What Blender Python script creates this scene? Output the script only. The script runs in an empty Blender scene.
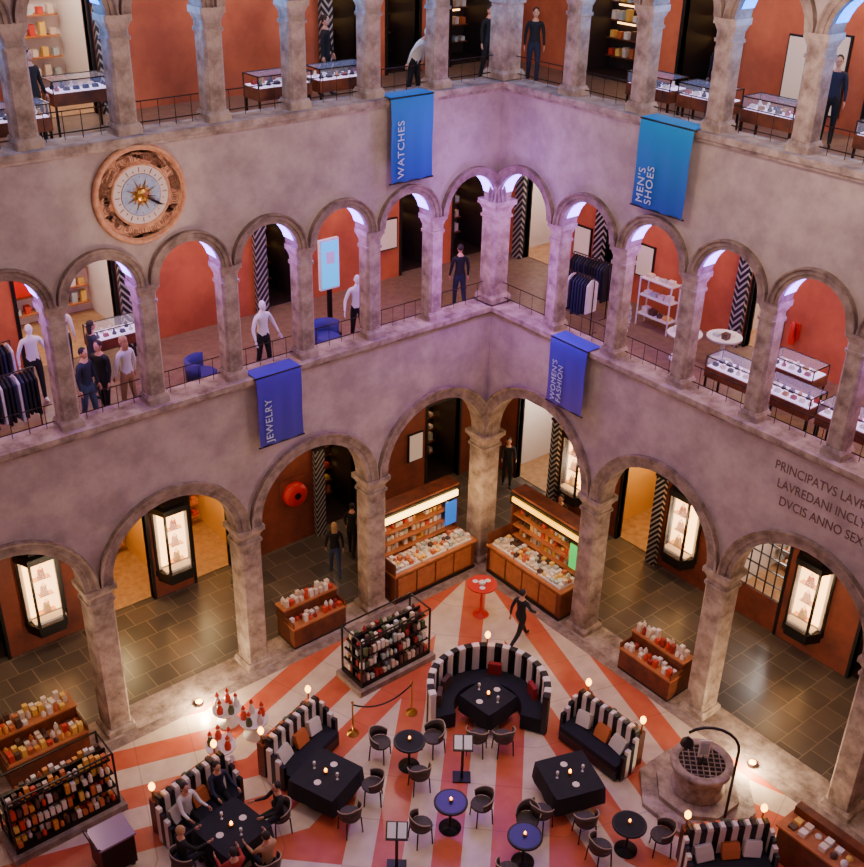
import bpy, bmesh, math, random
from mathutils import Vector, Matrix
random.seed(7)
# world positions of the ground-floor furniture (metres, corner pillar of the courtyard = origin)
W=dict(cart=(-13.0,-3.6),rtab=(-1.8,-2.1),walk=(-1.8,-3.6),booc=(-4.35,-5.2),tL=(-8.7,-4.85),
t3=(-11.0,-4.85),tR=(-4.6,-8.1),r1=(-6.7,-5.2),r2=(-7.1,-7.1),r3=(-6.5,-8.7),r4=(-4.6,-9.8),well=(-2.25,-9.75),lamp=(-3.0,-10.95),
cB=(-2.0,-12.6),menu=(-6.0,-6.2),men2=(-8.6,-7.2),p1=(-3.9,1.7),p2=(-2.95,2.2),grd=(3.2,2.3),rp1=(-7.1,-3.6),rp2=(-5.6,-3.9))
# ------------------------------------------------------------ materials
def lin(c): return tuple(((v/255)/12.92 if v/255<=0.04045 else ((v/255+0.055)/1.055)**2.4) for v in c)+(1,)
_m={}
def mat(name,c,rough=0.6,metal=0.0,c2=None,scale=3.0,emit=0.0,bump=0.0,p=(.35,.65)):
    if name in _m: return _m[name]
    m=bpy.data.materials.new(name);m.use_nodes=True;nt=m.node_tree;b=nt.nodes['Principled BSDF']
    b.inputs['Base Color'].default_value=lin(c);b.inputs['Roughness'].default_value=rough;b.inputs['Metallic'].default_value=metal
    if emit>0:
        b.inputs['Emission Color'].default_value=lin(c);b.inputs['Emission Strength'].default_value=emit
    if c2 or bump:
        tc=nt.nodes.new('ShaderNodeTexCoord');n=nt.nodes.new('ShaderNodeTexNoise')
        n.inputs['Scale'].default_value=scale;n.inputs['Detail'].default_value=6;n.inputs['Roughness'].default_value=0.65
        nt.links.new(tc.outputs['Object'],n.inputs['Vector'])
        if c2:
            r=nt.nodes.new('ShaderNodeValToRGB');r.color_ramp.elements[0].position=p[0];r.color_ramp.elements[1].position=p[1]
            r.color_ramp.elements[0].color=lin(c);r.color_ramp.elements[1].color=lin(c2)
            nt.links.new(n.outputs['Fac'],r.inputs['Fac']);nt.links.new(r.outputs['Color'],b.inputs['Base Color'])
        if bump:
            bp=nt.nodes.new('ShaderNodeBump');bp.inputs['Strength'].default_value=bump;bp.inputs['Distance'].default_value=.05
            nt.links.new(n.outputs['Fac'],bp.inputs['Height']);nt.links.new(bp.outputs['Normal'],b.inputs['Normal'])
    _m[name]=m;return m
PLASTER=mat('plaster',(194,174,166),.9,0,(162,142,138),1.4,bump=.35)
STONE=mat('istrian_stone',(98,78,68),.75,0,(184,162,146),2.4,bump=.7,p=(.3,.62))
STONED=mat('stone_arch',(108,88,78),.8,0,(166,144,130),3,bump=.5)
TERRA=mat('terracotta_wall',(200,104,62),.7,0,(158,74,42),.7)
BROWNW=mat('brown_panel_wall',(134,62,40),.6,0,(96,42,28),1.5)
CEIL=mat('ceiling_plaster',(150,130,115),.9)
GFLOOR=mat('terrazzo',(134,110,92),.4,0,(108,86,74),6)
SHOPW=mat('shop_wall',(225,212,200),.7)
SHOPF=mat('shop_parquet',(190,150,105),.45,0,(160,120,80),5)
SHOPD=mat('shop_dark',(48,34,30),.5)  # dimness of the unlit openings put into the alcove colour
BLACK=mat('black_paint',(14,12,13),.4)
CLOTHB=mat('black_cloth',(14,14,22),.85,0,(22,20,32),5)
WHITE=mat('white_paint',(225,220,215),.5)
METAL=mat('dark_metal',(50,45,42),.35,.8)
IRON=mat('wrought_iron',(52,36,30),.5,.6)
GOLD=mat('brass',(200,150,70),.3,.9)
WOOD=mat('walnut_wood',(124,62,32),.45,0,(84,40,22),4)
WOODL=mat('light_wood',(190,116,64),.5,0,(160,92,48),4)
RED=mat('red_lacquer',(205,26,16),.35)
CREAM=mat('cream_fabric',(225,212,198),.8)
GLOWW=mat('warm_glow_panel',(255,190,110),.5,emit=7)
GLOWH=mat('header_lightbox',(255,205,110),.5,emit=7)
GLOWY=mat('yellow_glow_strip',(255,185,0),.5,emit=2.4)
BULB=mat('bulb_glow',(255,160,25),.5,emit=16)
GLOWL=mat('led_lavender',(150,115,255),.5,emit=9)  # lit arch soffit put in as emission
GLOWB=mat('led_blue',(0,130,255),.5,emit=5)
SCREEN=mat('screen_cyan',(40,170,220),.4,emit=1.5)
SCRG=mat('screen_green',(50,185,80),.4,emit=1.3)
BLUEP=mat('blue_glow_panel',(30,100,200),.4,emit=1.0)
SKIN=mat('skin',(205,150,120),.6)
HAIRD=mat('hair_dark',(35,24,20),.7);HAIRB=mat('hair_blond',(180,140,90),.7);HAIRW=mat('hair_grey',(200,195,190),.7)
LIP=mat('lips',(160,70,65),.6)
GLASS=bpy.data.materials.new('case_glass');GLASS.use_nodes=True
_b=GLASS.node_tree.nodes['Principled BSDF'];_b.inputs['Base Color'].default_value=(.75,.8,1,1);_b.inputs['Roughness'].default_value=.05;_b.inputs['Alpha'].default_value=.14
pal=[mat('goods_%d'%i,c,.45) for i,c in enumerate([(205,60,40),(235,222,205),(225,150,60),(80,96,60),(240,232,220),(150,40,35),(235,190,90),(84,58,44),(220,198,172),(200,110,60),(80,92,116),(180,190,184)])]
palR=[pal[0],pal[5],pal[1],pal[4],pal[0],pal[8]];palW=[pal[1],pal[4],pal[8],pal[11],pal[6],pal[7]];palO=[pal[2],pal[6],pal[9],pal[1],pal[0],pal[7],pal[8],pal[1]]
palG=[pal[1],pal[5],pal[7],pal[8],pal[3],pal[11],pal[8],pal[4],pal[7]]
def node_mat(name,fn,rough=.5):
    m=bpy.data.materials.new(name);m.use_nodes=True;nt=m.node_tree;b=nt.nodes['Principled BSDF'];b.inputs['Roughness'].default_value=rough
    fn(nt,b);_m[name]=m;return m
def M_(nt,op,a,b=None,c=None):
    n=nt.nodes.new('ShaderNodeMath');n.operation=op
    for i,v in enumerate((a,b,c)):
        if v is None: continue
        if isinstance(v,(int,float)): n.inputs[i].default_value=v
        else: nt.links.new(v,n.inputs[i])
    return n.outputs[0]
def mixc(nt,f,a,b):
    n=nt.nodes.new('ShaderNodeMix');n.data_type='RGBA'
    nt.links.new(f,n.inputs[0])
    for i,v in ((6,a),(7,b)):
        if isinstance(v,tuple): n.inputs[i].default_value=v
        else: nt.links.new(v,n.inputs[i])
    return n.outputs[2]
CX,CY=-9.44,-10.0
def f_marble(nt,b):
    g=nt.nodes.new('ShaderNodeNewGeometry');s=nt.nodes.new('ShaderNodeSeparateXYZ');nt.links.new(g.outputs['Position'],s.inputs[0])
    u=M_(nt,'SUBTRACT',-CX,M_(nt,'ABSOLUTE',M_(nt,'SUBTRACT',s.outputs[0],CX)))
    v=M_(nt,'SUBTRACT',-CY,M_(nt,'ABSOLUTE',M_(nt,'SUBTRACT',s.outputs[1],CY)))
    ang=M_(nt,'ARCTAN2',v,u)
    r=M_(nt,'SQRT',M_(nt,'ADD',M_(nt,'MULTIPLY',u,u),M_(nt,'MULTIPLY',v,v)))
    d=math.radians
    mid=M_(nt,'ADD',M_(nt,'ADD',d(18),M_(nt,'MULTIPLY',M_(nt,'GREATER_THAN',ang,d(31.5)),d(27))),M_(nt,'MULTIPLY',M_(nt,'GREATER_THAN',ang,d(58.5)),d(27)))
    k=M_(nt,'MULTIPLY',r,M_(nt,'SINE',M_(nt,'SUBTRACT',ang,mid)))
    k=M_(nt,'ADD',M_(nt,'MULTIPLY',k,1/1.2),.25)
    fr=M_(nt,'FRACT',k);st=M_(nt,'GREATER_THAN',fr,.5)
    n=nt.nodes.new('ShaderNodeTexNoise');n.inputs['Scale'].default_value=2.5;n.inputs['Detail'].default_value=6
    nt.links.new(g.outputs['Position'],n.inputs['Vector'])
    red=mixc(nt,n.outputs['Fac'],lin((176,66,42)),lin((214,112,76)))
    wh=mixc(nt,n.outputs['Fac'],lin((178,150,128)),lin((236,214,190)))
    c=mixc(nt,st,red,wh)
    along=M_(nt,'MULTIPLY',r,M_(nt,'COSINE',M_(nt,'SUBTRACT',ang,mid)))
    j=M_(nt,'LESS_THAN',M_(nt,'FRACT',M_(nt,'MULTIPLY',along,.8)),.02)
    c=mixc(nt,M_(nt,'MULTIPLY',j,.35),c,lin((90,60,50)))
    nt.links.new(c,b.inputs['Base Color'])
MARBLE=node_mat('red_white_marble',f_marble,.28)
def f_slate(nt,b):
    g=nt.nodes.new('ShaderNodeNewGeometry')
    br=nt.nodes.new('ShaderNodeTexBrick');br.offset=0.5
    br.inputs['Scale'].default_value=1.0;br.inputs['Brick Width'].default_value=.62;br.inputs['Row Height'].default_value=.62
    br.inputs['Mortar Size'].default_value=.012;br.inputs['Color1'].default_value=lin((78,70,64));br.inputs['Color2'].default_value=lin((112,98,86));br.inputs['Mortar'].default_value=lin((150,134,112))
    n=nt.nodes.new('ShaderNodeTexNoise');n.inputs['Scale'].default_value=1.5
    nt.links.new(g.outputs['Position'],br.inputs['Vector']);nt.links.new(g.outputs['Position'],n.inputs['Vector'])
    nt.links.new(mixc(nt,M_(nt,'MULTIPLY',n.outputs['Fac'],.6),br.outputs['Color'],lin((58,50,46))),b.inputs['Base Color'])
SLATE=node_mat('slate_tiles',f_slate,.3)
def f_zebra(nt,b):
    g=nt.nodes.new('ShaderNodeNewGeometry');s=nt.nodes.new('ShaderNodeSeparateXYZ');nt.links.new(g.outputs['Position'],s.inputs[0])
    h=M_(nt,'ADD',s.outputs[0],s.outputs[1])
    tri=M_(nt,'PINGPONG',h,.4)
    k=M_(nt,'FRACT',M_(nt,'MULTIPLY',M_(nt,'ADD',s.outputs[2],M_(nt,'MULTIPLY',tri,1.2)),5.5))
    nt.links.new(mixc(nt,M_(nt,'GREATER_THAN',k,.62),lin((15,14,16)),lin((160,152,150))),b.inputs['Base Color'])
ZEBRA=node_mat('zebra_panel',f_zebra,.4)
def banner_mat(name,ct,cb,z0,z1):
    def f(nt,b):
        g=nt.nodes.new('ShaderNodeNewGeometry');s=nt.nodes.new('ShaderNodeSeparateXYZ');nt.links.new(g.outputs['Position'],s.inputs[0])
        k=nt.nodes.new('ShaderNodeMapRange');k.inputs[1].default_value=z0;k.inputs[2].default_value=z1;nt.links.new(s.outputs[2],k.inputs[0])
        nt.links.new(mixc(nt,k.outputs[0],lin(cb),lin(ct)),b.inputs['Base Color'])
    return node_mat(name,f,.7)
# ------------------------------------------------------------ mesh builder
class MB:
    def __init__(s): s.v=[];s.f=[];s.fm=[];s.fs=[];s.m=[];s.M=Matrix.Identity(4)
    def mi(s,m):
        if m not in s.m: s.m.append(m)
        return s.m.index(m)
    def add(s,vs,fs,m,smooth=False):
        o=len(s.v);s.v+= [s.M@Vector(v) for v in vs];i=s.mi(m)
        for f in fs: s.f.append([o+k for k in f]);s.fm.append(i);s.fs.append(smooth)
    def bx(s,x0,x1,y0,y1,z0,z1,m):
        s.add([(x0,y0,z0),(x1,y0,z0),(x1,y1,z0),(x0,y1,z0),(x0,y0,z1),(x1,y0,z1),(x1,y1,z1),(x0,y1,z1)],
              [(0,3,2,1),(4,5,6,7),(0,1,5,4),(1,2,6,5),(2,3,7,6),(3,0,4,7)],m)
    def prism(s,poly,z0,z1,m,sc=1.0,smooth=False):
        n=len(poly);cx=sum(p[0] for p in poly)/n;cy=sum(p[1] for p in poly)/n
        vs=[(x,y,z0) for x,y in poly]+[(cx+(x-cx)*sc,cy+(y-cy)*sc,z1) for x,y in poly]
        s.add(vs,[tuple(range(n))[::-1],tuple(range(n,2*n))],m)
        s.add(vs,[(i,(i+1)%n,n+(i+1)%n,n+i) for i in range(n)],m,smooth)
    def lathe(s,pr,m,n=16,x=0,y=0,smooth=True,ph=0):
        vs=[];fs=[]
        for r,z in pr:
            for k in range(n):
                a=2*math.pi*k/n+ph;vs.append((x+r*math.cos(a),y+r*math.sin(a),z))
        for i in range(len(pr)-1):
            for k in range(n):
                a=i*n+k;b=i*n+(k+1)%n;fs.append((a,b,b+n,a+n))
        s.add(vs,fs,m,smooth)
        s.add(vs[:n],[tuple(range(n))[::-1]],m);s.add(vs[-n:],[tuple(range(n))],m)
    def cyl(s,x,y,z0,z1,r,m,r1=None,n=12): s.lathe([(r,z0),(r if r1 is None else r1,z1)],m,n,x,y)
    def sph(s,x,y,z,rx,ry,rz,m,n=12):
        vs=[];fs=[];h=n//2+1
        for i in range(h+1):
            t=math.pi*i/h
            for k in range(n):
                a=2*math.pi*k/n;vs.append((x+rx*math.sin(t)*math.cos(a),y+ry*math.sin(t)*math.sin(a),z-rz*math.cos(t)))
        for i in range(h):
            for k in range(n):
                a=i*n+k;b=i*n+(k+1)%n;fs.append((a,b,b+n,a+n))
        s.add(vs,fs,m,True)
    def tube(s,pts,r,m,n=8,r1=None):
        pts=[Vector(p) for p in pts];vs=[];fs=[]
        for i,p in enumerate(pts):
            d=(pts[min(i+1,len(pts)-1)]-pts[max(i-1,0)]).normalized()
            u=d.cross(Vector((0,0,1)));u=Vector((1,0,0)) if u.length<1e-3 else u.normalized()
            w=d.cross(u);rr=r if r1 is None else r+(r1-r)*i/(len(pts)-1)
            for k in range(n):
                a=2*math.pi*k/n;vs.append(tuple(p+u*rr*math.cos(a)+w*rr*math.sin(a)))
        for i in range(len(pts)-1):
            for k in range(n):
                a=i*n+k;b=i*n+(k+1)%n;fs.append((a,b,b+n,a+n))
        fs+= [tuple(range(n))[::-1],tuple(range(len(vs)-n,len(vs)))]
        s.add(vs,fs,m,True)
    def mesh(s,name):
        me=bpy.data.meshes.new(name);me.from_pydata([tuple(v) for v in s.v],[],s.f)
        for m in s.m: me.materials.append(m)
        me.polygons.foreach_set('material_index',s.fm);me.polygons.foreach_set('use_smooth',s.fs)
        bm=bmesh.new();bm.from_mesh(me);bmesh.ops.recalc_face_normals(bm,faces=bm.faces);bm.to_mesh(me);bm.free()
        me.update();return me
    def build(s,name,loc=(0,0,0),rz=0,parent=None):
        return place(s.mesh(name),name,loc,rz,parent)
def place(me,name,loc=(0,0,0),rz=0,parent=None):
    o=bpy.data.objects.new(name,me);bpy.context.collection.objects.link(o)
    if len(loc)==2: loc=(loc[0],loc[1],0)
    o.location=loc;o.rotation_euler=(0,0,rz)
    if parent: o.parent=parent
    return o
def light(name,loc,power,color,size=.15,kind='POINT',target=None,spot=60,blend=.5):
    l=bpy.data.lights.new(name,kind);l.energy=power;l.color=color
    if kind=='AREA': l.size=size
    else: l.shadow_soft_size=size
    if kind=='SPOT': l.spot_size=math.radians(spot);l.spot_blend=blend
    o=bpy.data.objects.new(name,l);bpy.context.collection.objects.link(o);o.location=loc
    if target is not None: o.rotation_euler=(Vector(target)-Vector(loc)).to_track_quat('-Z','Y').to_euler()
    return o
# ------------------------------------------------------------ architecture
LA=[0]+[2.04+1.85*i for i in range(10)]
RA=[0]+[2.23+1.945*i for i in range(10)]
ZG,ZM,ZMS,ZT,ZTS,ZTOP=4.15,7.975,10.6,13.475,15.55,17.6
FM,FT=7.45,12.95
T=.24
def mp(side):
    return Matrix(((-1,0,0,0),(0,1,0,0),(0,0,1,0),(0,0,0,1))) if side=='L' else Matrix(((0,1,0,0),(-1,0,0,0),(0,0,1,0),(0,0,0,1)))
def arcade(side,cols,pw,zs,zt,aw,glow=None):
    w=MB();w.M=mp(side);ar=MB();ar.M=mp(side);ld=MB();ld.M=mp(side);N=18
    for a0,a1 in zip(cols[:-1],cols[1:]):
        c=(a0+a1)/2;r=(a1-a0-pw)/2
        pts=[(a0,zs)]+[(c-r*math.cos(math.pi*k/N),zs+r*math.sin(math.pi*k/N)) for k in range(N+1)]+[(a1,zs)]
        for (x0,z0),(x1,z1) in zip(pts[:-1],pts[1:]):
            w.add([(x0,-T,z0),(x1,-T,z1),(x1,-T,zt),(x0,-T,zt)],[(0,1,2,3)],PLASTER)
            w.add([(x0,T,z0),(x1,T,z1),(x1,T,zt),(x0,T,zt)],[(0,1,2,3)],PLASTER)
            w.add([(x0,-T,z0),(x1,-T,z1),(x1,T,z1),(x0,T,z0)],[(0,1,2,3)],STONED)
        prof=[(r-.02,-T),(r-.02,-T-.05),(r+aw*.35,-T-.05),(r+aw*.4,-T-.075),(r+aw*.8,-T-.075),(r+aw,-T-.12),(r+aw+.03,-T-.12),(r+aw+.03,-T)]
        half=(a1-a0)/2
        vs=[];n=len(prof)
        for k in range(N+1):
            th=math.pi*k/N
            for (rr,dd) in prof:
                x=c-rr*math.cos(th);x=max(c-half,min(c+half,x));vs.append((x,dd,zs+rr*math.sin(th)))
        fs=[(k*n+j,k*n+j+1,(k+1)*n+j+1,(k+1)*n+j) for k in range(N) for j in range(n-1)]
        ar.add(vs,fs,STONED,False)
        if glow:  # lit crescent of the arch soffit laid on as a glowing band
            vs=[];K=14
            for k in range(K+1):
                th=math.radians(14)+math.radians(152)*k/K
                for rr,dd in ((r-.03,-.16),(r-.03,T-.02)):
                    vs.append((c-rr*math.cos(th),dd,zs+rr*math.sin(th)))
            ld.add(vs,[(2*k,2*k+1,2*k+3,2*k+2) for k in range(K)],glow)
    w.bx(0,cols[-1],-T,T,zt-.02,zt,PLASTER)
    return w,ar,ld
def pillar_mesh(w,h):
    b=MB()
    def sq(h2,c=.05): return [(-h2+c,-h2),(h2-c,-h2),(h2,-h2+c),(h2,h2-c),(h2-c,h2),(-h2+c,h2),(-h2,h2-c),(-h2,-h2+c)]
    a=w/2
    b.prism(sq(a*1.25,.02),0,.14,STONE);b.prism(sq(a*1.22,.03),.14,.2,STONE,.9);
    b.prism(sq(a),.2,h-.42,STONE)
    b.prism(sq(a*1.12,.04),h-.44,h-.38,STONE);b.prism(sq(a*1.0,.04),h-.38,h-.24,STONE)
    b.prism(sq(a*1.02,.03),h-.24,h-.12,STONE,1.22);b.prism(sq(a*1.3,.02),h-.12,h,STONE)
    return b.mesh('stone_pillar')
PG=pillar_mesh(.56,ZG);PM=pillar_mesh(.39,ZMS-ZM);PT=pillar_mesh(.4,ZTS-ZT)
PGc=pillar_mesh(.62,ZG);PMc=pillar_mesh(.54,ZMS-ZM);PTc=pillar_mesh(.56,ZTS-ZT)
for side,A in (('L',LA),('R',RA)):
    nm='left' if side=='L' else 'right'
    for lvl,(cols,pw,zs,zt,aw,glow) in dict(ground=(A[::2],.6,ZG,ZM-.12,.26,None),middle=(A,.44,ZMS,ZT-.12,.17,GLOWL),upper=(A,.44,ZTS,ZTOP,.17,GLOWB)).items():
        w,ar,ld=arcade(side,cols,pw,zs,zt,aw,glow)
        w.build(f'wall_{nm}_{lvl}_arcade');ar.build(f'trim_archivolt_{nm}_{lvl}')
        if glow: ld.build(f'led_arch_strip')
    s=MB();s.M=mp(side)
    for z in (ZM,ZT):
        s.bx(-.3,A[-1],-T-.16,T+.06,z-.12,z,STONE);s.bx(-.3,A[-1],-T-.09,-T,z-.2,z-.12,STONE)
        s.bx(0,A[-1],T-.02,T,z-.6,z-.12,PLASTER)
    s.build(f'trim_sill_{nm}')
    for i,a in enumerate(A):
        if i==0 and side=='R': continue
        p=(-a,0) if side=='L' else (0,-a)
        if i%2==0: place(PGc if i==0 else PG,'stone_pillar',(p[0],p[1],0))
        place(PMc if i==0 else PM,'stone_pillar',(p[0],p[1],ZM));place(PTc if i==0 else PT,'stone_pillar',(p[0],p[1],ZT))
    for z in (ZM,ZT):
        r=MB();r.M=mp(side)
        for a0,a1 in zip(A[:-1],A[1:]):
            x0,x1=a0+.24,a1-.24
            for h in (.12,.5): r.tube([(x0,.1,z+h),(x1,.1,z+h)],.012,IRON,5)
            n=4
            for k in range(n): r.tube([(x0+(x1-x0)*(k+.5)/n,.1,z),(x0+(x1-x0)*(k+.5)/n,.1,z+.5)],.008,IRON,4)
        r.build('gallery_railing')
# back walls; each opening: (from,to,height,kind) kind d=alcove darkened by colour, w=white shop, y=shop with yellow light in its wall colour
SHOPY=mat('ochre_wall',(215,165,80),.7)  # yellow shop light put into the wall colour
def opening_wall(name,side,a0,a1,z0,z1,ops,m,d=3.8):
    b=MB();b.M=mp(side);cur=a0
    for o0,o1,h,kd in sorted(ops):
        b.bx(cur,o0,d,d+.15,z0,z1,m);b.bx(o0,o1,d,d+.15,z0+h,z1,m)
        b.bx(o0-.08,o0,d-.03,d+.2,z0,z0+h+.08,BLACK);b.bx(o1,o1+.08,d-.03,d+.2,z0,z0+h+.08,BLACK);b.bx(o0,o1,d-.03,d+.2,z0+h,z0+h+.08,BLACK)
        cur=o1
        s=MB();s.M=mp(side);D={'d':1.3,'w':2.6,'y':2.6}[kd];wm={'d':SHOPD,'w':SHOPW,'y':SHOPY}[kd]
        e=.1 if kd=='d' else .5
        x0,x1=o0-e,o1+e;zz1=z0+3.4
        s.bx(x0-.1,x1+.1,d+.16+D,d+.25+D,z0+.01,zz1,wm);s.bx(x0-.1,x0,d+.16,d+.16+D,z0+.01,zz1,wm);s.bx(x1,x1+.1,d+.16,d+.16+D,z0+.01,zz1,wm)
        s.bx(x0,x1,d+.16,d+.16+D,z0+.01,z0+.022,SHOPF if kd!='d' else SHOPD);s.bx(x0,x1,d+.16,d+.16+D,z0+3.3,z0+3.35,CEIL)
        yb=d+.15+D
        for hh in (.35,.8,1.25,1.7,2.15):
            s.bx(x0+.15,x1-.15,yb-.35,yb,z0+hh,z0+hh+.03,WOODL if kd!='d' else WOOD)
            if kd=='d' and hh!=.35: s.bx(x0+.2,x1-.2,yb-.03,yb-.01,z0+hh+.34,z0+hh+.38,GLOWW)
            k=x0+.2
            while k<x1-.35:
                s.bx(k,k+.13,yb-.28,yb-.12,z0+hh+.03,z0+hh+.03+random.uniform(.1,.28),random.choice(palW+[pal[0],pal[9]]));k+=.24
        s.build('wall_shop_interior')  # shop room behind the opening with floor, shelves and goods, not a wall
        pos=mp(side)@Vector(((o0+o1)/2,d+(1.2 if kd!='d' else .6),z0+2.9))
        light('shop_light',pos,dict(w=150,y=150,d=11)[kd],dict(w=(1,.9,.82),y=(1,.72,.32),d=(1,.75,.55))[kd],.2)  # dark alcoves get a small added light so the goods show
    b.bx(cur,a1,d,d+.15,z0,z1,m);b.build(name)
opening_wall('wall_left_ground_back','L',-3.8,19,0,6.6,[(-2.4,-1.1,2.9,'d'),(1.7,2.85,2.9,'d'),(6.0,7.1,2.9,'y'),(8.4,9.7,2.9,'y'),(12.4,13.8,2.9,'d')],BROWNW)
opening_wall('wall_right_ground_back','R',-3.95,20,0,6.6,[(-2.5,-1.0,3.0,'w'),(1.9,3.15,3.0,'y'),(6.1,7.45,2.9,'w'),(9.7,11.4,2.9,'d')],BROWNW)
opening_wall('wall_left_middle_back','L',-3.8,19,FM,12.3,[(-3.2,-1.9,2.9,'d'),(-.9,.0,2.9,'d'),(3.5,4.4,2.9,'d'),(8.45,10.7,2.9,'w'),(13,15,2.9,'d')],TERRA)
opening_wall('wall_right_middle_back','R',-3.95,20,FM,12.3,[(-2.8,-1.4,2.9,'w'),(.4,1.3,2.9,'d'),(5.1,6.0,2.9,'w'),(8.6,11,2.9,'w')],TERRA)
opening_wall('wall_left_upper_back','L',-3.8,19,FT,17.4,[(-3.2,-1.6,2.9,'d'),(-.5,.5,2.9,'d'),(1.4,2.3,2.9,'d'),(8.3,9.9,2.9,'w'),(12.6,14,2.9,'d')],TERRA)
opening_wall('wall_right_upper_back','R',-3.95,20,FT,17.4,[(-1.4,.9,2.9,'d'),(2.0,3.2,2.9,'d'),(7,8.6,2.9,'w')],TERRA)
b=MB();b.M=mp('L');b.bx(9.5,10.4,6.1,6.14,FM+.9,FM+2.6,RED);b.build('red_wall_poster')
def slab(name,z0,z1,m):
    b=MB();b.bx(-19,8,T,8,z0,z1,m);b.bx(T,8,-20,T,z0,z1,m);b.build(name)
slab('floor_middle_gallery',FM-.15,FM,GFLOOR);slab('floor_upper_gallery',FT-.15,FT,GFLOOR)
slab('ceiling_portico',6.6,6.7,CEIL);slab('ceiling_middle',12.3,12.4,CEIL);slab('ceiling_upper',17.4,17.6,CEIL)
for side,e in (('L',19),('R',20)):
    b=MB();b.M=mp(side);b.bx(-8,e,7.9,8,0,17.6,SHOPW);b.build(f"wall_{'left' if side=='L' else 'right'}_rear")
b=MB();b.bx(-19,-.42,-20,-.42,-.2,0,MARBLE);b.build('floor')
b=MB();b.bx(-19,8,.42,8,-.2,.0,SLATE);b.bx(.42,8,-20,.42,-.2,.0,SLATE);b.build('floor_portico')
b=MB();b.bx(-19,.42,-.42,.42,-.2,.012,STONE);b.bx(-.42,.42,-20,-.42,-.2,.012,STONE);b.bx(-19,-.42,-.7,-.42,-.1,.006,STONED);b.bx(-.7,-.42,-20,-.7,-.1,.006,STONED);b.build('trim_curb')
b=MB();b.bx(-19.2,-19,-20.2,8,0,17,PLASTER);b.build('wall_side_west')
b=MB();b.bx(-19,8,-20.2,-20,0,17,PLASTER);b.build('wall_side_south')
for side,a,z in (('L',8.2,FM),('L',4.6,FM),('R',-2.95,FM),('R',.2,FM),('R',4.85,FM),('L',8.05,FT),('L',2.45,FT),('R',3.4,FT),('L',3.05,0),('R',3.35,0),('R',-.75,0)):
    b=MB();b.M=mp(side);b.bx(a-.16,a+.16,3.6,3.74,z,z+2.9,ZEBRA);b.bx(a-.19,a+.19,3.58,3.75,z+2.9,z+2.97,BLACK);b.build('zebra_door_leaf')
b=MB();b.M=mp('R')
b.bx(6.1,7.45,3.82,3.9,0,.95,BROWNW)
for k in range(6): x=6.1+k*1.35/5;b.bx(x-.012,x+.012,3.84,3.88,.95,2.9,BLACK)
for k in range(6): zz=.95+k*1.95/5;b.bx(6.1,7.45,3.84,3.88,zz-.012,zz+.012,BLACK)
b.build('window_1')
# ------------------------------------------------------------ clock
c=MB();c.M=Matrix.Translation((-9.4,-T,12.38))@Matrix.Rotation(math.pi/2,4,'X')
CL1=mat('clock_ring',(226,168,126),.6,0,(196,130,92),8);CL2=mat('clock_face',(228,210,200),.6);CL3=mat('clock_blue',(150,168,206),.6,0,(186,196,216),9);CLO=mat('clock_rim',(150,98,74),.6,0,(122,78,60),8)
c.lathe([(.93,0),(.95,.05),(.92,.1),(.87,.1),(.85,.06)],CL1,48);c.lathe([(.86,0),(.86,.055)],CLO,48);c.lathe([(.83,0),(.83,.06)],CL1,48)
c.lathe([(.6,.05),(.6,.09),(.57,.1),(.55,.07)],CL1,48);c.lathe([(.55,.05),(.55,.075)],CL2,48);c.lathe([(.4,.06),(.4,.08)],CLO,40);c.lathe([(.39,.06),(.39,.085)],CL3,40)
for k in range(24):
    M0=c.M.copy();c.M=M0@Matrix.Rotation(k*math.pi/12,4,'Z')
    c.tube([(-.07,.64,.06),(-.07,.73,.06),(-.05,.77,.06),(0,.785,.06),(.05,.77,.06),(.07,.73,.06),(.07,.64,.06)],.007,CLO,5)
    c.bx(-.007,.007,.66,.74,.05,.07,CLO)
    if k%3: c.bx(-.035,-.022,.66,.74,.05,.07,CLO)
    if k%2: c.bx(.022,.035,.66,.74,.05,.07,CLO)
    c.bx(-.006,.006,.43,.47 if k%2 else .52,.07,.085,CLO)
    c.M=M0
for k in range(16):
    M0=c.M.copy();c.M=M0@Matrix.Rotation(k*math.pi/8,4,'Z')
    if k%2: c.prism([(-.035,.12),(.035,.12),(.012,.2),(0,.3),(-.012,.2)],.085,.11,GOLD)
    else: c.prism([(-.03,.12),(.03,.12),(0,.22)],.085,.11,CL1)
    c.sph(0,.34,.087,.012,.012,.006,GOLD,5);c.M=M0
c.lathe([(.14,.08),(.14,.11),(.1,.135),(.01,.145)],GOLD,20)
for s in (-1,1): c.sph(s*.045,.03,.14,.016,.01,.012,CLO,6)
c.prism([(-.012,-.02),(.012,-.02),(0,.03)],.14,.17,GOLD,.5);c.bx(-.035,.035,-.06,-.05,.13,.145,CLO)
M0=c.M.copy();c.M=M0@Matrix.Rotation(math.radians(-122),4,'Z');c.prism([(-.012,.12),(.012,.12),(.028,.34),(0,.46),(-.028,.34)],.12,.14,BLACK);c.M=M0@Matrix.Rotation(math.radians(-100),4,'Z');c.prism([(-.01,.1),(.01,.1),(.0,.3)],.12,.135,BLACK);c.M=M0
c.build('wall_clock')
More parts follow.
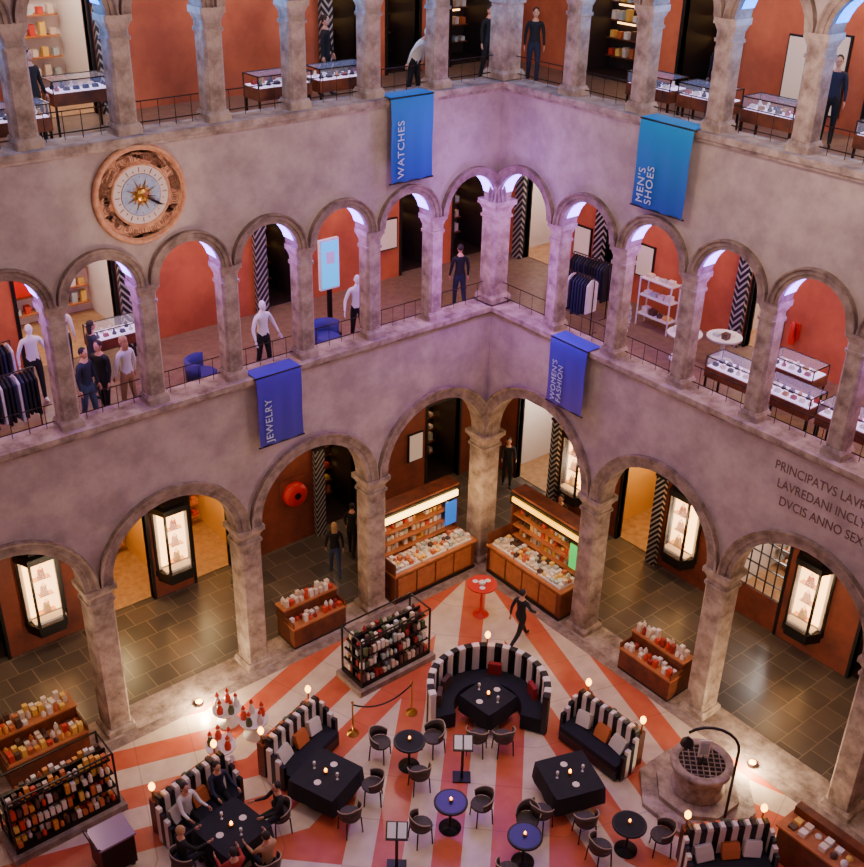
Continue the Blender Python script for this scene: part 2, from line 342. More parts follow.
# ------------------------------------------------------------ banners
def text(s,size,m,parent,loc,rot,name='lettering'):
    cu=bpy.data.curves.new(name,'FONT');cu.body=s;cu.size=size;cu.extrude=.004;cu.space_character=1.1;cu.space_line=.9
    cu.materials.append(m);o=bpy.data.objects.new(name,cu);bpy.context.collection.objects.link(o);o.location=loc;o.rotation_euler=rot
    if parent: o.parent=parent
    return o
LET=mat('letter_paint',(190,205,225),.5)
def banner(side,a0,a1,zt,zb,ct,cb,txt,tsz):
    m=banner_mat('banner_'+txt[:4],ct,cb,zb,zt)
    b=MB();b.M=mp(side);n=10;prof=[(.0,zt+.03),(-T-.2,zt+.03),(-T-.24,zt-.05)]+[(-T-.24-.01*math.sin(k*.9),zt-.05-(zt-.05-zb)*k/8) for k in range(1,9)]
    vs=[];
    for i in range(n+1):
        a=a0+(a1-a0)*i/n;rip=.015*math.sin(i*1.7)
        for d,z in prof: vs.append((a,d+rip*(z<zt-.3),z))
    q=len(prof);b.add(vs,[(i*q+j,(i+1)*q+j,(i+1)*q+j+1,i*q+j+1) for i in range(n) for j in range(q-1)],m,True)
    b.tube([(a0-.03,-T-.24,zb),(a1+.03,-T-.24,zb)],.02,METAL);b.tube([(a0-.03,-T-.21,zt),(a1+.03,-T-.21,zt)],.02,METAL)
    o=b.build('hanging_banner')
    y=-T-.28
    if side=='L': text(txt,tsz,LET,o,(-a1+.33,y,zb+.1),(math.pi/2,-math.pi/2,0))
    else:
        t=text(txt,tsz,LET,o,(y,-a0-.3,zb+.1),(0,0,0));t.rotation_euler=Matrix(((0,0,-1),(0,1,0),(1,0,0))).to_euler()
banner('L',2.5,3.66,ZT,11.66,(14,120,205),(20,60,165),'WATCHES',.25)
banner('L',6.15,7.3,ZM,6.28,(64,30,190),(60,48,150),'JEWELRY',.25)
banner('R',4.6,5.95,ZT,11.7,(12,135,200),(16,66,165),"MEN'S\nSHOES",.25)
banner('R',2.62,3.8,ZM,6.3,(56,30,190),(90,66,160),"WOMEN'S\nFASHION",.22)
INS=mat('inscription_ink',(112,80,74),.8)
for i,s in enumerate(['PRINCIPATVS LAVRE','LAVREDANI INCLYTI','DVCIS ANNO SEXTO']):
    t=text(s,.3,INS,None,(-T-.006,-8.9-.12*i,7.24-i*.38),(0,0,0),'wall_inscription');t.data.extrude=.002;t.data.space_character=1.0
    t.rotation_euler=Matrix(((0,0,-1),(-1,0,0),(0,1,0))).to_euler();t.scale=(.8,1,1)
# ------------------------------------------------------------ vitrines
def vitrine():
    b=MB()
    b.prism([(-.55,0),(-.36,-.48),(.36,-.48),(.55,0)],.72,.9,BLACK);b.prism([(-.5,0),(-.32,-.42),(.32,-.42),(.5,0)],.55,.72,BLACK)
    b.prism([(-.55,0),(-.36,-.48),(.36,-.48),(.55,0)],2.75,2.92,BLACK);b.prism([(-.45,0),(-.28,-.38),(.28,-.38),(.45,0)],2.92,3.05,METAL)
    for x,y in [(-.5,0),(-.32,-.42),(.32,-.42),(.5,0)]: b.bx(x-.03,x+.03,y-.03 if y<0 else y-.06,y+.03 if y<0 else y,.9,2.75,BLACK)
    b.bx(-.46,.46,-.04,-.01,.9,2.75,WHITE)
    b.bx(-.38,.38,-.07,-.04,1.0,2.65,GLOWW);b.bx(-.4,.4,-.35,-.1,.9,.96,WHITE);b.bx(-.3,.3,-.36,-.1,2.7,2.74,GLOWW)
    b.bx(-.32,.32,-.435,-.42,.9,2.75,GLASS)
    for k in range(3): 
        z=1.15+k*.5;b.bx(-.25+.1*(k%2),.2,-.3,-.12,z,z+.02,GOLD);b.prism([(-.1,-.28),(.08,-.28),(.1,-.16),(-.1,-.16)],z+.02,z+.24,random.choice([pal[2],pal[9],pal[6]]),.7);b.tube([(-.07,-.22,z+.24),(0,-.22,z+.36),(.07,-.22,z+.24)],.012,pal[7],5)
    return b.mesh('display_vitrine')
V=vitrine()
for x in (-11.3,-7.72): place(V,'display_vitrine',(x,3.79,0));light('vitrine_lamp',(x,3.0,2.0),26,(1,.7,.4),.2)
for y in (-.15,-4.24,-8.28): place(V,'display_vitrine',(3.79,y,0),-math.pi/2);light('vitrine_lamp',(3.0,y,2.0),26,(1,.7,.4),.2)
b=MB();b.M=Matrix.Translation((-3.87,3.79,1.7))@Matrix.Rotation(math.pi/2,4,'X')
b.lathe([(.36,0),(.38,.05),(.36,.2),(.2,.24),(.05,.24)],RED,28);b.lathe([(.1,.2),(.1,.27)],BLACK,16);b.bx(-.45,.45,-.5,.5,0,.02,BROWNW);b.build('fire_hose_reel')
def panel(name,side,a,z,w,h,m,d=3.78):
    b=MB();b.M=mp(side);b.bx(a-w/2-.04,a+w/2+.04,d-.04,d+.01,z-h/2-.04,z+h/2+.04,BLACK);b.bx(a-w/2,a+w/2,d-.06,d-.03,z-h/2,z+h/2,m);b.build(name)
PAN=mat('lightbox_face',(210,185,165),.5,emit=.35)
panel('wall_lightbox','L',.5,8.75,.55,.8,PAN);panel('wall_lightbox','L',-.6,1.7,.5,.9,PAN)
panel('wall_lightbox','R',-.5,8.6,.55,.8,PAN);panel('wall_lightbox','R',1.75,8.7,.5,.8,PAN)
panel('wall_lightbox','L',-1.1,14.2,.55,.9,PAN);panel('wall_lightbox','R',5.2,14.1,.5,1.3,PAN);panel('wall_lightbox','R',6.2,14.1,.35,1.6,PAN)
b=MB();b.prism([(-.28,-.1),(.28,-.1),(.28,.1),(-.28,.1)],0,.05,METAL);b.bx(-.05,.05,-.04,.04,.05,1.3,METAL);b.bx(-.27,.27,-.05,.05,1.25,2.5,WHITE);b.bx(-.24,.24,-.07,-.045,1.3,2.45,SCREEN);b.bx(-.12,.12,-.075,-.07,1.9,2.2,WHITE);b.build('digital_screen_totem',(-4.0,1.5,FM))
b=MB();b.lathe([(.08,0),(.08,.45),(.05,.52),(.02,.55)],RED,14);b.tube([(0,0,.55),(.08,-.05,.5),(.1,-.05,.2)],.012,BLACK);b.bx(-.12,.12,.06,.1,.1,.5,RED);b.build('fire_extinguisher',(3.68,-6.4,FM+.6),-math.pi/2)
# ------------------------------------------------------------ goods helper
def goods(b,x0,x1,y0,y1,z,pl,h=.18,s=.12):
    nx=max(1,int((x1-x0)/s));ny=max(1,int((y1-y0)/s))
    for i in range(nx):
        for j in range(ny):
            if random.random()<.12: continue
            x=x0+(i+.5)*(x1-x0)/nx;y=y0+(j+.5)*(y1-y0)/ny;hh=h*random.uniform(.4,1);m=random.choice(pl);w=s*.38
            if random.random()<.35: b.lathe([(w,z),(w,z+hh*.7),(w*.4,z+hh*.85),(w*.4,z+hh)],m,7,x,y)
            else: b.bx(x-w,x+w,y-w,y+w,z,z+hh,m)
def kiosk(name,loc,rz,w,endm):
    b=MB();h=w/2
    b.bx(-h,h,-.0,.75,0,.08,BLACK);b.bx(-h,h,.03,.75,.08,.88,WOOD);b.bx(-h-.04,h+.04,-.03,.8,.88,.94,WOODL)
    for k in range(4):
        x=-h+.1+k*(w-.2)/4;b.bx(x,x+(w-.2)/4-.06,0.01,.03,.16,.8,WOODL)
    for k in range(3): b.bx(-h+.08+k*(w-.1)/3,-h+(k+1)*(w-.1)/3,.08,.7,.94,.99,WHITE)
    goods(b,-h+.1,h-.1,.1,.7,.99,palW+[pal[9]],.14,.15)
    b.bx(-h,-h+.07,.82,1.3,0,2.4,WOOD);b.bx(h-.07,h,.82,1.3,0,2.4,WOOD);b.bx(-h,h,1.26,1.3,0,2.4,WOOD);b.bx(-h,h,.8,1.3,2.35,2.45,WOOD)
    yl=endm is SCRG
    b.bx(-h+.12,h-.12,.7,.75,2.16 if yl else 2.12,2.3,GLOWY if yl else GLOWH);b.bx(-h,h,.75,.83,2.02,2.38,BLACK)
    for z in (.95,1.3,1.65):
        b.bx(-h+.07,h-.07,.84,1.26,z,z+.03,WOODL);goods(b,-h+.15,h-.15,.9,1.2,z+.03,palW+palO,.22,.15)
    b.bx(h-.5,h-.1,.76,.79,1.2,1.95,endm)
    b.bx(-h-.03,-h,.0,1.3,0,1.3,WOOD)
    return b.build(name,loc,rz)
kiosk('retail_kiosk',(-1.95,-.4,0.012),0,2.85,BLUEP);kiosk('retail_kiosk',(-.4,-2.2,0.012),-math.pi/2,2.85,SCRG)
for p in ((-2.6,-.2,2.5),(-1.3,-.2,2.5),(-.2,-1.5,2.5),(-.2,-2.9,2.5)): light('kiosk_lamp',p,32,(1,.68,.32),.08)  # added warm fill over the counters, turns the goods golden
def gondola(name,loc,rz,w,pl,d=.8,h=1.6):
    b=MB();x=w/2;y=d/2
    b.bx(-x-.12,x+.12,-y-.12,y+.12,0,.16,STONED);b.bx(-x,x,-y,y,.16,.26,METAL)
    for sx in (-x,x):
        for sy in (-y,y): b.bx(sx-.02,sx+.02,sy-.02,sy+.02,.2,h,BLACK)
    b.bx(-x,x,-.02,.02,.2,h-.15,METAL)
    for sy in (-y,y): b.bx(-x,x,sy-.015,sy+.015,h-.03,h,BLACK)
    for sx in (-x,x): b.bx(sx-.015,sx+.015,-y,y,h-.03,h,BLACK)
    for z,k in ((.26,1),(.62,.9),(.95,.8),(1.26,.6)):
        b.bx(-x,x,-y*k,y*k,z,z+.03,METAL);goods(b,-x+.04,x-.04,-y*k,-.04,z+.03,pl,.25,.12);goods(b,-x+.04,x-.04,.04,y*k,z+.03,pl,.25,.12)
    return b.build(name,loc,rz)
def wood_display(name,loc,rz,w,d,pl):
    b=MB();x=w/2;y=d/2
    b.bx(-x,x,-y,y,0,.06,BLACK);b.bx(-x,x,-y,y,.06,.62,WOOD);b.bx(-x,x,0,y,.62,.95,WOOD);b.bx(-x-.03,x+.03,-y-.03,0,.62,.66,WOODL);b.bx(-x-.03,x+.03,0,y+.03,.95,.99,WOODL)
    for sx in (-x,x): b.bx(sx-.02,sx+.02,-y,y,.62,.8,WOOD)
    goods(b,-x+.05,x-.05,-y+.03,-.03,.66,pl,.22,.14);goods(b,-x+.05,x-.05,.04,y-.03,.99,pl,.25,.14)
    return b.build(name,loc,rz)
gondola('merchandise_gondola',(-5.1,-2.25,0),0,2.1,palG)
wood_display('wooden_display_stand',(-5.75,.1,0.012),0,1.6,.8,palR)
wood_display('wooden_display_stand',(-.1,-6.65,0.012),-math.pi/2,1.6,.8,palR)
wood_display('wooden_display_stand',(-13.0,.1,0.012),0,1.8,1.1,palO)
gondola('merchandise_gondola',(-13.4,-1.95,0),0,2.2,palO)
light('display_spot',(-5.6,-3.0,3.8),60,(1,.82,.62),.1);light('display_spot',(-13,-.8,4.0),70,(1,.75,.5),.1);light('display_spot',(-.7,-6.6,3.6),36,(1,.75,.5),.1)
# ------------------------------------------------------------ furniture
def stripes_sofa(w):
    b=MB();n=int(w/.13);h=w/2
    b.bx(-h,h,-.35,.3,0.05,.32,BLACK);b.bx(-h+.02,h-.02,-.36,.2,.32,.46,CLOTHB)
    for k in range(n):
        x0=-h+k*w/n;x1=x0+w/n;m=CREAM if k%2 else BLACK
        b.prism([(x0,.2),(x1,.2),(x1,.34),((x0+x1)/2,.37),(x0,.34)],.3,1.12,m);b.prism([(x0+.01,.18),(x1-.01,.18),(x1-.01,.36),(x0+.01,.36)],1.12,1.2,m,.8)
    for s in (-1,1):
        for k in range(4):
            y0=-.25+k*.12;m=CREAM if k%2 else BLACK;b.bx(min(s*h,s*(h+.09)),max(s*h,s*(h+.09)),y0,y0+.12,.05,.72+.1*k,m)
    b.bx(-h,h,.38,.58,0,.95,WOOD);goods(b,-h+.05,h-.05,.4,.56,.95,[pal[3],pal[7],pal[9],pal[7]],.12,.12)
    for s in (-1,1):
        b.cyl(s*(h-.05),.48,.95,1.25,.02,GOLD);b.sph(s*(h-.05),.48,1.32,.07,.07,.1,BULB,8)
    for x,m in ((-h*.6,CREAM),(0.05,pal[9]),(h*.6,CREAM)):
        b.M=Matrix.Translation((x,.09,.64))@Matrix.Rotation(-.35,4,'X')@Matrix.Rotation(.3*x,4,'Y');b.prism([(-.18,-.05),(.18,-.05),(.18,.05),(-.18,.05)],-.17,.0,m,1.05);b.prism([(-.19,-.055),(.19,-.055),(.19,.055),(-.19,.055)],0,.17,m,.9);b.M=Matrix.Identity(4)
    return b.mesh('striped_banquette')
SOFA=stripes_sofa(1.7)
place(SOFA,'striped_banquette',(-8.5,-3.65,0),math.radians(17));place(SOFA,'striped_banquette',(-11.1,-3.75,0),math.radians(10))
place(SOFA,'striped_banquette',(-3.1,-7.55,0),math.radians(-88));place(SOFA,'striped_banquette',(-3.5,-11.5,0),math.radians(-32))
def booth():
    b=MB();n=28;R=1.3;r2=1.42
    for k in range(n):
        a0=math.radians(-20+220*k/n);a1=math.radians(-20+220*(k+1)/n);m=CREAM if k%2 else BLACK
        P=lambda r,a:(r*math.cos(a),r*math.sin(a))
        b.prism([P(R,a0),P(r2,a0),P(r2+.03,(a0+a1)/2),P(r2,a1),P(R,a1),P(R-.03,(a0+a1)/2)],.05,1.1,m);b.prism([P(R-.02,a0),P(r2+.03,a0),P(r2+.03,a1),P(R-.02,a1)],1.1,1.17,m,.9)
        b.prism([P(R-.5,a0),P(R-.01,a0),P(R-.01,a1),P(R-.5,a1)],.05,.46,CLOTHB)
    for a in (20,80,150,175):
        a=math.radians(a);b.M=Matrix.Translation((1.14*math.cos(a),1.14*math.sin(a),.62))@Matrix.Rotation(a-math.pi/2,4,'Z');b.prism([(-.18,-.06),(.18,-.06),(.18,.06),(-.18,.06)],-.16,.16,random.choice([CREAM,pal[5],pal[7]]),.9);b.M=Matrix.Identity(4)
    b.cyl(0,1.36,1.17,1.4,.02,GOLD);b.sph(0,1.36,1.46,.07,.07,.1,BULB,8)
    return b.mesh('curved_striped_booth')
place(booth(),'curved_striped_booth',(W['booc'][0],W['booc'][1],0),math.radians(-40))
def cloth_table(w):
    b=MB();h=w/2;N=32
    rows=[(1.0,.76),(1.0,.745),(1.02,.6),(1.04,.45),(1.05,.3)]
    def P(k,s,z):
        t=2*math.pi*k/N;c,sn=math.cos(t),math.sin(t);q=max(abs(c),abs(sn));rr=h/q*(1 if q>.8 else .985)
        rip=1+.05*math.sin(t*8)*(.76-z)
        return (c*rr*s*rip,sn*rr*s*rip,z)
    vs=[P(k,s,z) for s,z in rows for k in range(N)]
    b.add(vs,[(i*N+k,i*N+(k+1)%N,(i+1)*N+(k+1)%N,(i+1)*N+k) for i in range(len(rows)-1) for k in range(N)],CLOTHB,True);b.add(vs[:N],[tuple(range(N))],CLOTHB)
    b.lathe([(.3,0),(.28,.03),(.05,.06),(.05,.74)],METAL,16)
    for k in range(4):
        a=k*math.pi/2;x,y=.3*math.cos(a),.3*math.sin(a);b.lathe([(.03,.76),(.01,.77),(.01,.84),(.035,.88),(.03,.94)],WHITE,8,x,y) if k%2 else b.lathe([(.05,.76),(.08,.77)],CREAM,12,x,y)
    b.lathe([(.05,.76),(.05,.84)],GOLD,10);b.sph(0,0,.87,.03,.03,.04,BULB,8)
    return b.mesh('cloth_covered_table')
CT=cloth_table(1.15);CTs=cloth_table(.95)
def round_table(top,rad=.36):
    b=MB();b.lathe([(.24,0),(.24,.02),(.05,.05),(.03,.1),(.03,.7),(.08,.72),(rad,.73),(rad,.76),(rad-.02,.77)],BLACK,24)
    b.lathe([(rad-.05,.77),(rad-.05,.775)],top,24);b.lathe([(.04,.775),(.045,.85)],GOLD,10);b.sph(0,0,.87,.02,.02,.03,BULB,8)
    return b.mesh('round_bistro_table')
RT=round_table(CLOTHB);RT2=round_table(mat('purple_top',(40,32,105),.3))
def chair():
    b=MB();WK=mat('woven_dark',(46,36,34),.6,0,(78,64,56),30)
    b.lathe([(.22,.42),(.24,.45),(.23,.48)],WK,18)
    for x,y in ((-.17,-.15),(.17,-.15),(-.17,.17),(.17,.17)): b.tube([(x*1.15,y*1.15,0),(x,y,.43)],.016,METAL,6)
    N=12;vs=[]
    for i in range(N+1):
        a=math.radians(-15+210*i/N)
        for r,z in ((.24,.5),(.27,.8-.16*abs(i-N/2)/(N/2)),(.245,.8-.16*abs(i-N/2)/(N/2)),(.22,.5)): vs.append((r*math.cos(a),r*math.sin(a),z))
    b.add(vs,[(4*i+j,4*i+(j+1)%4,4*i+4+(j+1)%4,4*i+4+j) for i in range(N) for j in range(4)]+[(0,1,2,3),(4*N,4*N+3,4*N+2,4*N+1)],WK,True)
    b.tube([(.26*math.cos(math.radians(-15+210*i/N)),.26*math.sin(math.radians(-15+210*i/N)),.81-.16*abs(i-N/2)/(N/2)) for i in range(N+1)],.013,mat('rattan_rim',(170,145,125),.5),6)
    return b.mesh('dining_chair')
CH=chair()
def chairs(t,dist,angs):
    for a in angs:
        a=math.radians(a);x=t[0]+dist*math.cos(a);y=t[1]+dist*math.sin(a);place(CH,'dining_chair',(x,y,0),a-math.pi/2)
place(CT,'cloth_covered_table',W['tL'],math.radians(20));chairs(W['tL'],1.0,(-40,-95))
place(CT,'cloth_covered_table',W['tR'],math.radians(70));chairs(W['tR'],1.0,(190,245))
place(CTs,'cloth_covered_table',W['booc'],math.radians(5));chairs(W['booc'],1.05,(215,248))
place(CT,'cloth_covered_table',W['t3'],math.radians(10))
for k in ('r1','r4'): place(RT,'round_bistro_table',W[k])
for k in ('r2','r3'): place(RT2,'round_bistro_table',W[k])
chairs(W['r1'],.7,(120,0,250));chairs(W['r2'],.7,(170,-20));chairs(W['r3'],.7,(40,200));chairs(W['r4'],.7,(170,-40))
b=MB();b.lathe([(.22,0),(.2,.03),(.04,.08),(.035,.9),(.1,.95),(.4,.97),(.4,1.0)],RED,28);
for a in (0,2,4): b.lathe([(.02,1.0),(.05,1.01),(.08,1.02)],WHITE,12,.2*math.cos(a),.2*math.sin(a))
b.lathe([(.08,1.0),(.1,1.06),(.08,1.08)],WHITE,12);b.build('red_pedestal_table',W['rtab'])
b=MB()
b.lathe([(1.3,0),(1.3,.12)],STONE,8,smooth=False,ph=.39);b.lathe([(.92,.12),(.92,.24)],STONE,8,smooth=False,ph=.39)
b.lathe([(.55,.24),(.58,.3),(.52,.38),(.54,.6),(.58,.78),(.66,.88),(.68,.98),(.66,1.02),(.5,1.02),(.5,.94)],STONE,32)
b.lathe([(.51,.94),(.51,.97)],METAL,24)
for k in range(-3,4): 
    L=math.sqrt(.25-(k*.13)**2);b.bx(-L,L,k*.13-.01,k*.13+.01,.97,.99,STONED);b.bx(k*.13-.01,k*.13+.01,-L,L,.97,.99,STONED)
b.build('stone_wellhead',W['well'],math.radians(45))
b=MB();b.bx(-.1,.1,-.08,.08,0,.02,METAL);b.bx(-.012,.012,-.012,.012,.02,.2,METAL);b.bx(-.12,.12,-.012,.012,.16,.6,WHITE);b.bx(-.09,.09,-.016,-.012,.22,.54,mat('card_print',(170,180,190),.5));b.build('sign_card',(W['well'][0],W['well'][1],.99),math.radians(-40))
b=MB();b.lathe([(.2,0),(.18,.04),(.04,.08)],METAL,16)
pts=[(0,0,.05),(0,0,2.7)]+[(-.0,.55-.55*math.cos(t),2.7+.5*math.sin(t)) for t in [math.pi*k/10 for k in range(1,9)]]
b.tube(pts,.03,BLACK,8);b.lathe([(.03,2.87),(.12,2.77),(.14,2.69)],BLACK,14,0,1.0);b.sph(0,1.0,2.69,.05,.05,.05,BULB,8);b.build('gooseneck_floor_lamp',W['lamp'],math.radians(40))
b=MB();A,B_=Vector(W['rp1']),Vector(W['rp2'])
for p in (A,B_): b.lathe([(.15,0),(.14,.03),(.02,.06),(.02,.9),(.04,.95),(.01,.98)],GOLD,12,p.x,p.y)
b.tube([(A.x+(B_.x-A.x)*t,A.y+(B_.y-A.y)*t,.88-1.2*t*(1-t)) for t in [k/10 for k in range(11)]],.02,BLACK,6)
b.build('rope_barrier')
b=MB();b.bx(-.35,.35,-.3,.3,.1,.85,METAL);b.bx(-.38,.38,-.33,.33,.85,.9,mat('steel',(150,130,160),.35,.7))
for x in (-.28,.28):
    for y in (-.22,.22): b.lathe([(.05,0),(.05,.1)],BLACK,8,x,y)
b.tube([(-.35,-.3,.9),(-.45,-.3,.98),(-.45,.3,.98),(-.35,.3,.9)],.015,METAL,6);b.build('service_cart',W['cart'])
def menu():
    b=MB();b.bx(-.2,.2,-.16,.16,0,.04,BLACK);b.bx(-.03,.03,-.03,.03,.04,1.0,BLACK);b.add([(-.22,-.16,.98),(.22,-.16,.98),(.22,.14,1.16),(-.22,.14,1.16),(-.22,-.16,.95),(.22,-.16,.95),(.22,.14,1.13),(-.22,.14,1.13)],[(0,1,2,3),(4,5,6,7),(0,1,5,4),(1,2,6,5),(2,3,7,6),(3,0,4,7)],BLACK)
    for x in (-.19,.02): b.add([(x,-.14,1.0),(x+.17,-.14,1.0),(x+.17,.12,1.156),(x,.12,1.156)],[(0,1,2,3)],WHITE)
    return b.mesh('menu_stand')
MN=menu();place(MN,'menu_stand',W['menu'],math.radians(-40));place(MN,'menu_stand',W['men2'],math.radians(-40))
def dolls():
    b=MB();b.lathe([(.26,0),(.26,.04),(.05,.08),(.04,.4),(.34,.42),(.34,.45)],WHITE,20)
    for k in range(5):
        a=k*1.257;x,y=.22*math.cos(a),.22*math.sin(a);m=[WHITE,pal[0],pal[3]][k%3]
        b.lathe([(.07,.45),(.08,.55),(.04,.68),(.02,.7)],m,10,x,y);b.sph(x,y,.74,.05,.05,.05,WHITE,8);b.lathe([(.055,.76),(.0,.88)],pal[0],8,x,y)
    return b.mesh('holiday_figurine_stand')
DL=dolls();place(DL,'holiday_figurine_stand',(-9.9,-2.45,0));place(DL,'holiday_figurine_stand',(-8.9,-2.2,0),1.2);place(DL,'holiday_figurine_stand',(-9.2,-1.5,0),2.2)
b=MB();b.bx(-.8,.8,-.35,.35,0,.9,WOOD);b.bx(-.85,.85,-.4,.4,.9,.95,WOODL);b.bx(-.8,.8,.15,.35,.95,1.15,WOOD);goods(b,-.7,.7,-.3,.1,.95,palW,.12,.2);b.build('host_counter',(W['cB'][0],W['cB'][1],0),math.radians(-90))
for p in ((-9.44,-.57),(-.57,-10.0)):
    b=MB();b.lathe([(.1,0),(.12,.06),(.1,.1)],METAL,14);b.lathe([(.08,.1),(.08,.11)],BULB,14);b.build('floor_uplight',(p[0],p[1],.006))
    d=(0,1) if p[1]>-1 else (1,0)
    light('uplight',(p[0]-.25*d[0],p[1]-.25*d[1],.32),230,(1,.78,.5),.1)
# ------------------------------------------------------------ people
def skin_mesh(nodes,edges,lv=1):
    me=bpy.data.meshes.new('tmp');me.from_pydata([n[0] for n in nodes],edges,[])
    o=bpy.data.objects.new('tmp',me);bpy.context.collection.objects.link(o)
    o.modifiers.new('s','SKIN');sd=o.modifiers.new('u','SUBSURF');sd.levels=lv
    for i,n in enumerate(nodes):
        d=me.skin_vertices[0].data[i];d.radius=n[1];d.use_root=(i==0)
    dg=bpy.context.evaluated_depsgraph_get();ev=o.evaluated_get(dg);m2=ev.to_mesh()
    vs=[tuple(v.co) for v in m2.vertices];fs=[tuple(p.vertices) for p in m2.polygons]
    ev.to_mesh_clear();bpy.data.objects.remove(o);return vs,fs
def dseg(p,a,b):
    ab=b-a;t=max(0,min(1,(p-a).dot(ab)/max(ab.length_squared,1e-9)));return (p-a-ab*t).length
def person(name,loc,rz,top,bot,hair=HAIRD,legs=((8,6),(-6,10)),arms=((5,15,8),(-5,15,8)),seated=False,mann=None,longhair=False,shoe=BLACK,lean=0,skirt=None,sc=1.0):
    r=math.radians
    pel=Vector((0,0,.95));J=[]
    def up(v):
        q=Matrix.Rotation(r(lean),4,'X')@(Vector(v)-pel);return q+pel
    nodes=[(pel,(.15,.11))];E=[]
    def addn(p,rad,par): nodes.append((Vector(p),rad));E.append((par,len(nodes)-1));return len(nodes)-1
    s1=addn(up((0,0,1.12)),(.125,.095),0);s2=addn(up((0,.0,1.32)),(.16,.11),s1);nk=addn(up((0,0,1.47)),(.075,.065),s2);hd=addn(up((0,-.01,1.58)),(.05,.05),nk)
    cat={};foot=[]
    for sgn,(a,kb),(ua,eb,ab) in zip((1,-1),legs,arms):
        h=addn((sgn*.09,0,.88),(.095,.1),0)
        a1=r(a);k=Vector((sgn*.1,-math.sin(a1)*.42,.88-math.cos(a1)*.42));kk=addn(k,(.06,.065),h)
        a2=r(a-kb);an=k+Vector((0,-math.sin(a2)*.42,-math.cos(a2)*.42));aa=addn(an,(.042,.045),kk)
        to=an+Vector((sgn*.02,-.15*math.cos(min(0,a2)*.6),-.035+.1*min(0,math.sin(a2))));tt=addn(to,(.04,.025),aa)
        cat[(h,kk)]='b';cat[(kk,aa)]='b';cat[(aa,tt)]='f';foot.append(an.z)
        sh=addn(up((sgn*.175,0,1.42)),(.065,.06),s2)
        u1=r(ua);out=math.sin(r(ab));e=Vector((sgn*(.185+out*.28),-math.sin(u1)*.28,1.42-math.cos(u1)*.28));ee=addn(up(e),(.043,.043),sh)
        u2=r(ua+eb);wv=e+Vector((sgn*out*.1,-math.sin(u2)*.25,-math.cos(u2)*.25));ww=addn(up(wv),(.028,.026),ee)
        cat[(s2,sh)]='t';cat[(sh,ee)]='t';cat[(ee,ww)]='t'
        J.append((up(wv),(up(wv)-up(e)).normalized(),sgn))
    cat[(0,s1)]='t';cat[(s1,s2)]='t';cat[(s2,nk)]='t';cat[(nk,hd)]='n'
    vs,fs=skin_mesh(nodes,E)
    mats={'t':top,'b':bot,'f':shoe,'n':SKIN}
    if mann: mats=dict(t=top,b=bot,f=mann,n=mann)
    b=MB();segs=[(nodes[i][0],nodes[j][0],c) for (i,j),c in cat.items()]
    by={}
    for f in fs:
        c=Vector((0,0,0))
        for i in f: c+=Vector(vs[i])
        c/=len(f);cc=min(segs,key=lambda s:dseg(c,s[0],s[1])-(.02 if s[2]=='b' else 0))[2]
        if cc=='t' and c.z<.93 and abs(c.x)<.16: cc='b'
        by.setdefault(cc,[]).append(f)
    o=len(b.v);b.v+= [Vector(v) for v in vs]
    for c,l in by.items():
        mi=b.mi(mats[c])
        for f in l: b.f.append([o+k for k in f]);b.fm.append(mi);b.fs.append(True)
    SK=mann or SKIN
    hc=up((0,-.02,1.655))
    b.M=Matrix.Translation(hc)@Matrix.Rotation(r(lean*.5),4,'X')
    b.sph(0,0,0,.075,.09,.115,SK,14);b.sph(0,-.035,-.055,.05,.055,.055,SK,10);b.prism([(-.012,-.085),(.012,-.085),(.0,-.11)],-.03,.015,SK,.4)
    for s in (-1,1): b.sph(s*.076,.005,-.005,.012,.02,.03,SK,8)
    if not mann:
        for s in (-1,1): b.sph(s*.03,-.08,.01,.013,.01,.008,BLACK,6)
        b.sph(0,-.088,-.06,.024,.008,.008,LIP,6)
        b.sph(0,.018,.028,.083,.09,.1,hair,14)
        if longhair: b.sph(0,.055,-.09,.085,.05,.15,hair,12)
    b.M=Matrix.Identity(4)
    for wv,d,sg in J:
        side=Vector((1,0,0));nrm=d.cross(side).normalized()
        M3=Matrix((side,nrm,d)).transposed().to_4x4();b.M=Matrix.Translation(wv)@M3
        b.sph(0,0,.045,.02,.038,.05,SK,8)
        for k in range(4):
            y=-.027+k*.018;ln=(.06,.07,.075,.058)[k];b.tube([(0,y,.08),(-sg*.006,y,.08+ln*.55),(-sg*.02,y,.08+ln)],.009,SK,5,.006)
        b.tube([(0,-.03,.03),(-sg*.015,-.055,.06),(-sg*.02,-.06,.09)],.01,SK,5,.007);b.M=Matrix.Identity(4)
    if skirt: b.lathe([(.15,1.0),(.19,.8),(.24,.5)],skirt,18)
    dz=.46-.95+.12 if seated else -(min(foot)-.07)
    me=b.mesh(name);me.transform(Matrix.Translation((0,0,dz)));me.transform(Matrix.Scale(sc,4))
    return place(me,name,loc,rz)
C1=mat('cloth_navy',(30,34,56),.8);C2=mat('cloth_black',(18,17,20),.8);C3=mat('cloth_olive',(96,92,60),.8);C4=mat('cloth_white',(215,210,205),.8);C5=mat('cloth_beige',(170,130,95),.8);C6=mat('cloth_red',(150,40,35),.8);C7=mat('denim',(60,74,105),.8);MAN=mat('mannequin_white',(232,224,226),.4)
def G(k,z=0.0): return (W[k][0],W[k][1],z)
person('walking_man',G('walk'),math.radians(95),C2,C2,legs=((30,5),(-24,25)),arms=((-24,20,8),(26,25,8)))
person('standing_woman',G('p1',0),math.radians(150),C2,C7,hair=HAIRB,longhair=True,legs=((14,8),(-12,14)))
person('standing_man',G('p2',0),math.radians(120),C2,C2)
person('shopper',(-6.2,3.2,0),math.radians(100),C3,C3,legs=((15,8),(-10,18)))
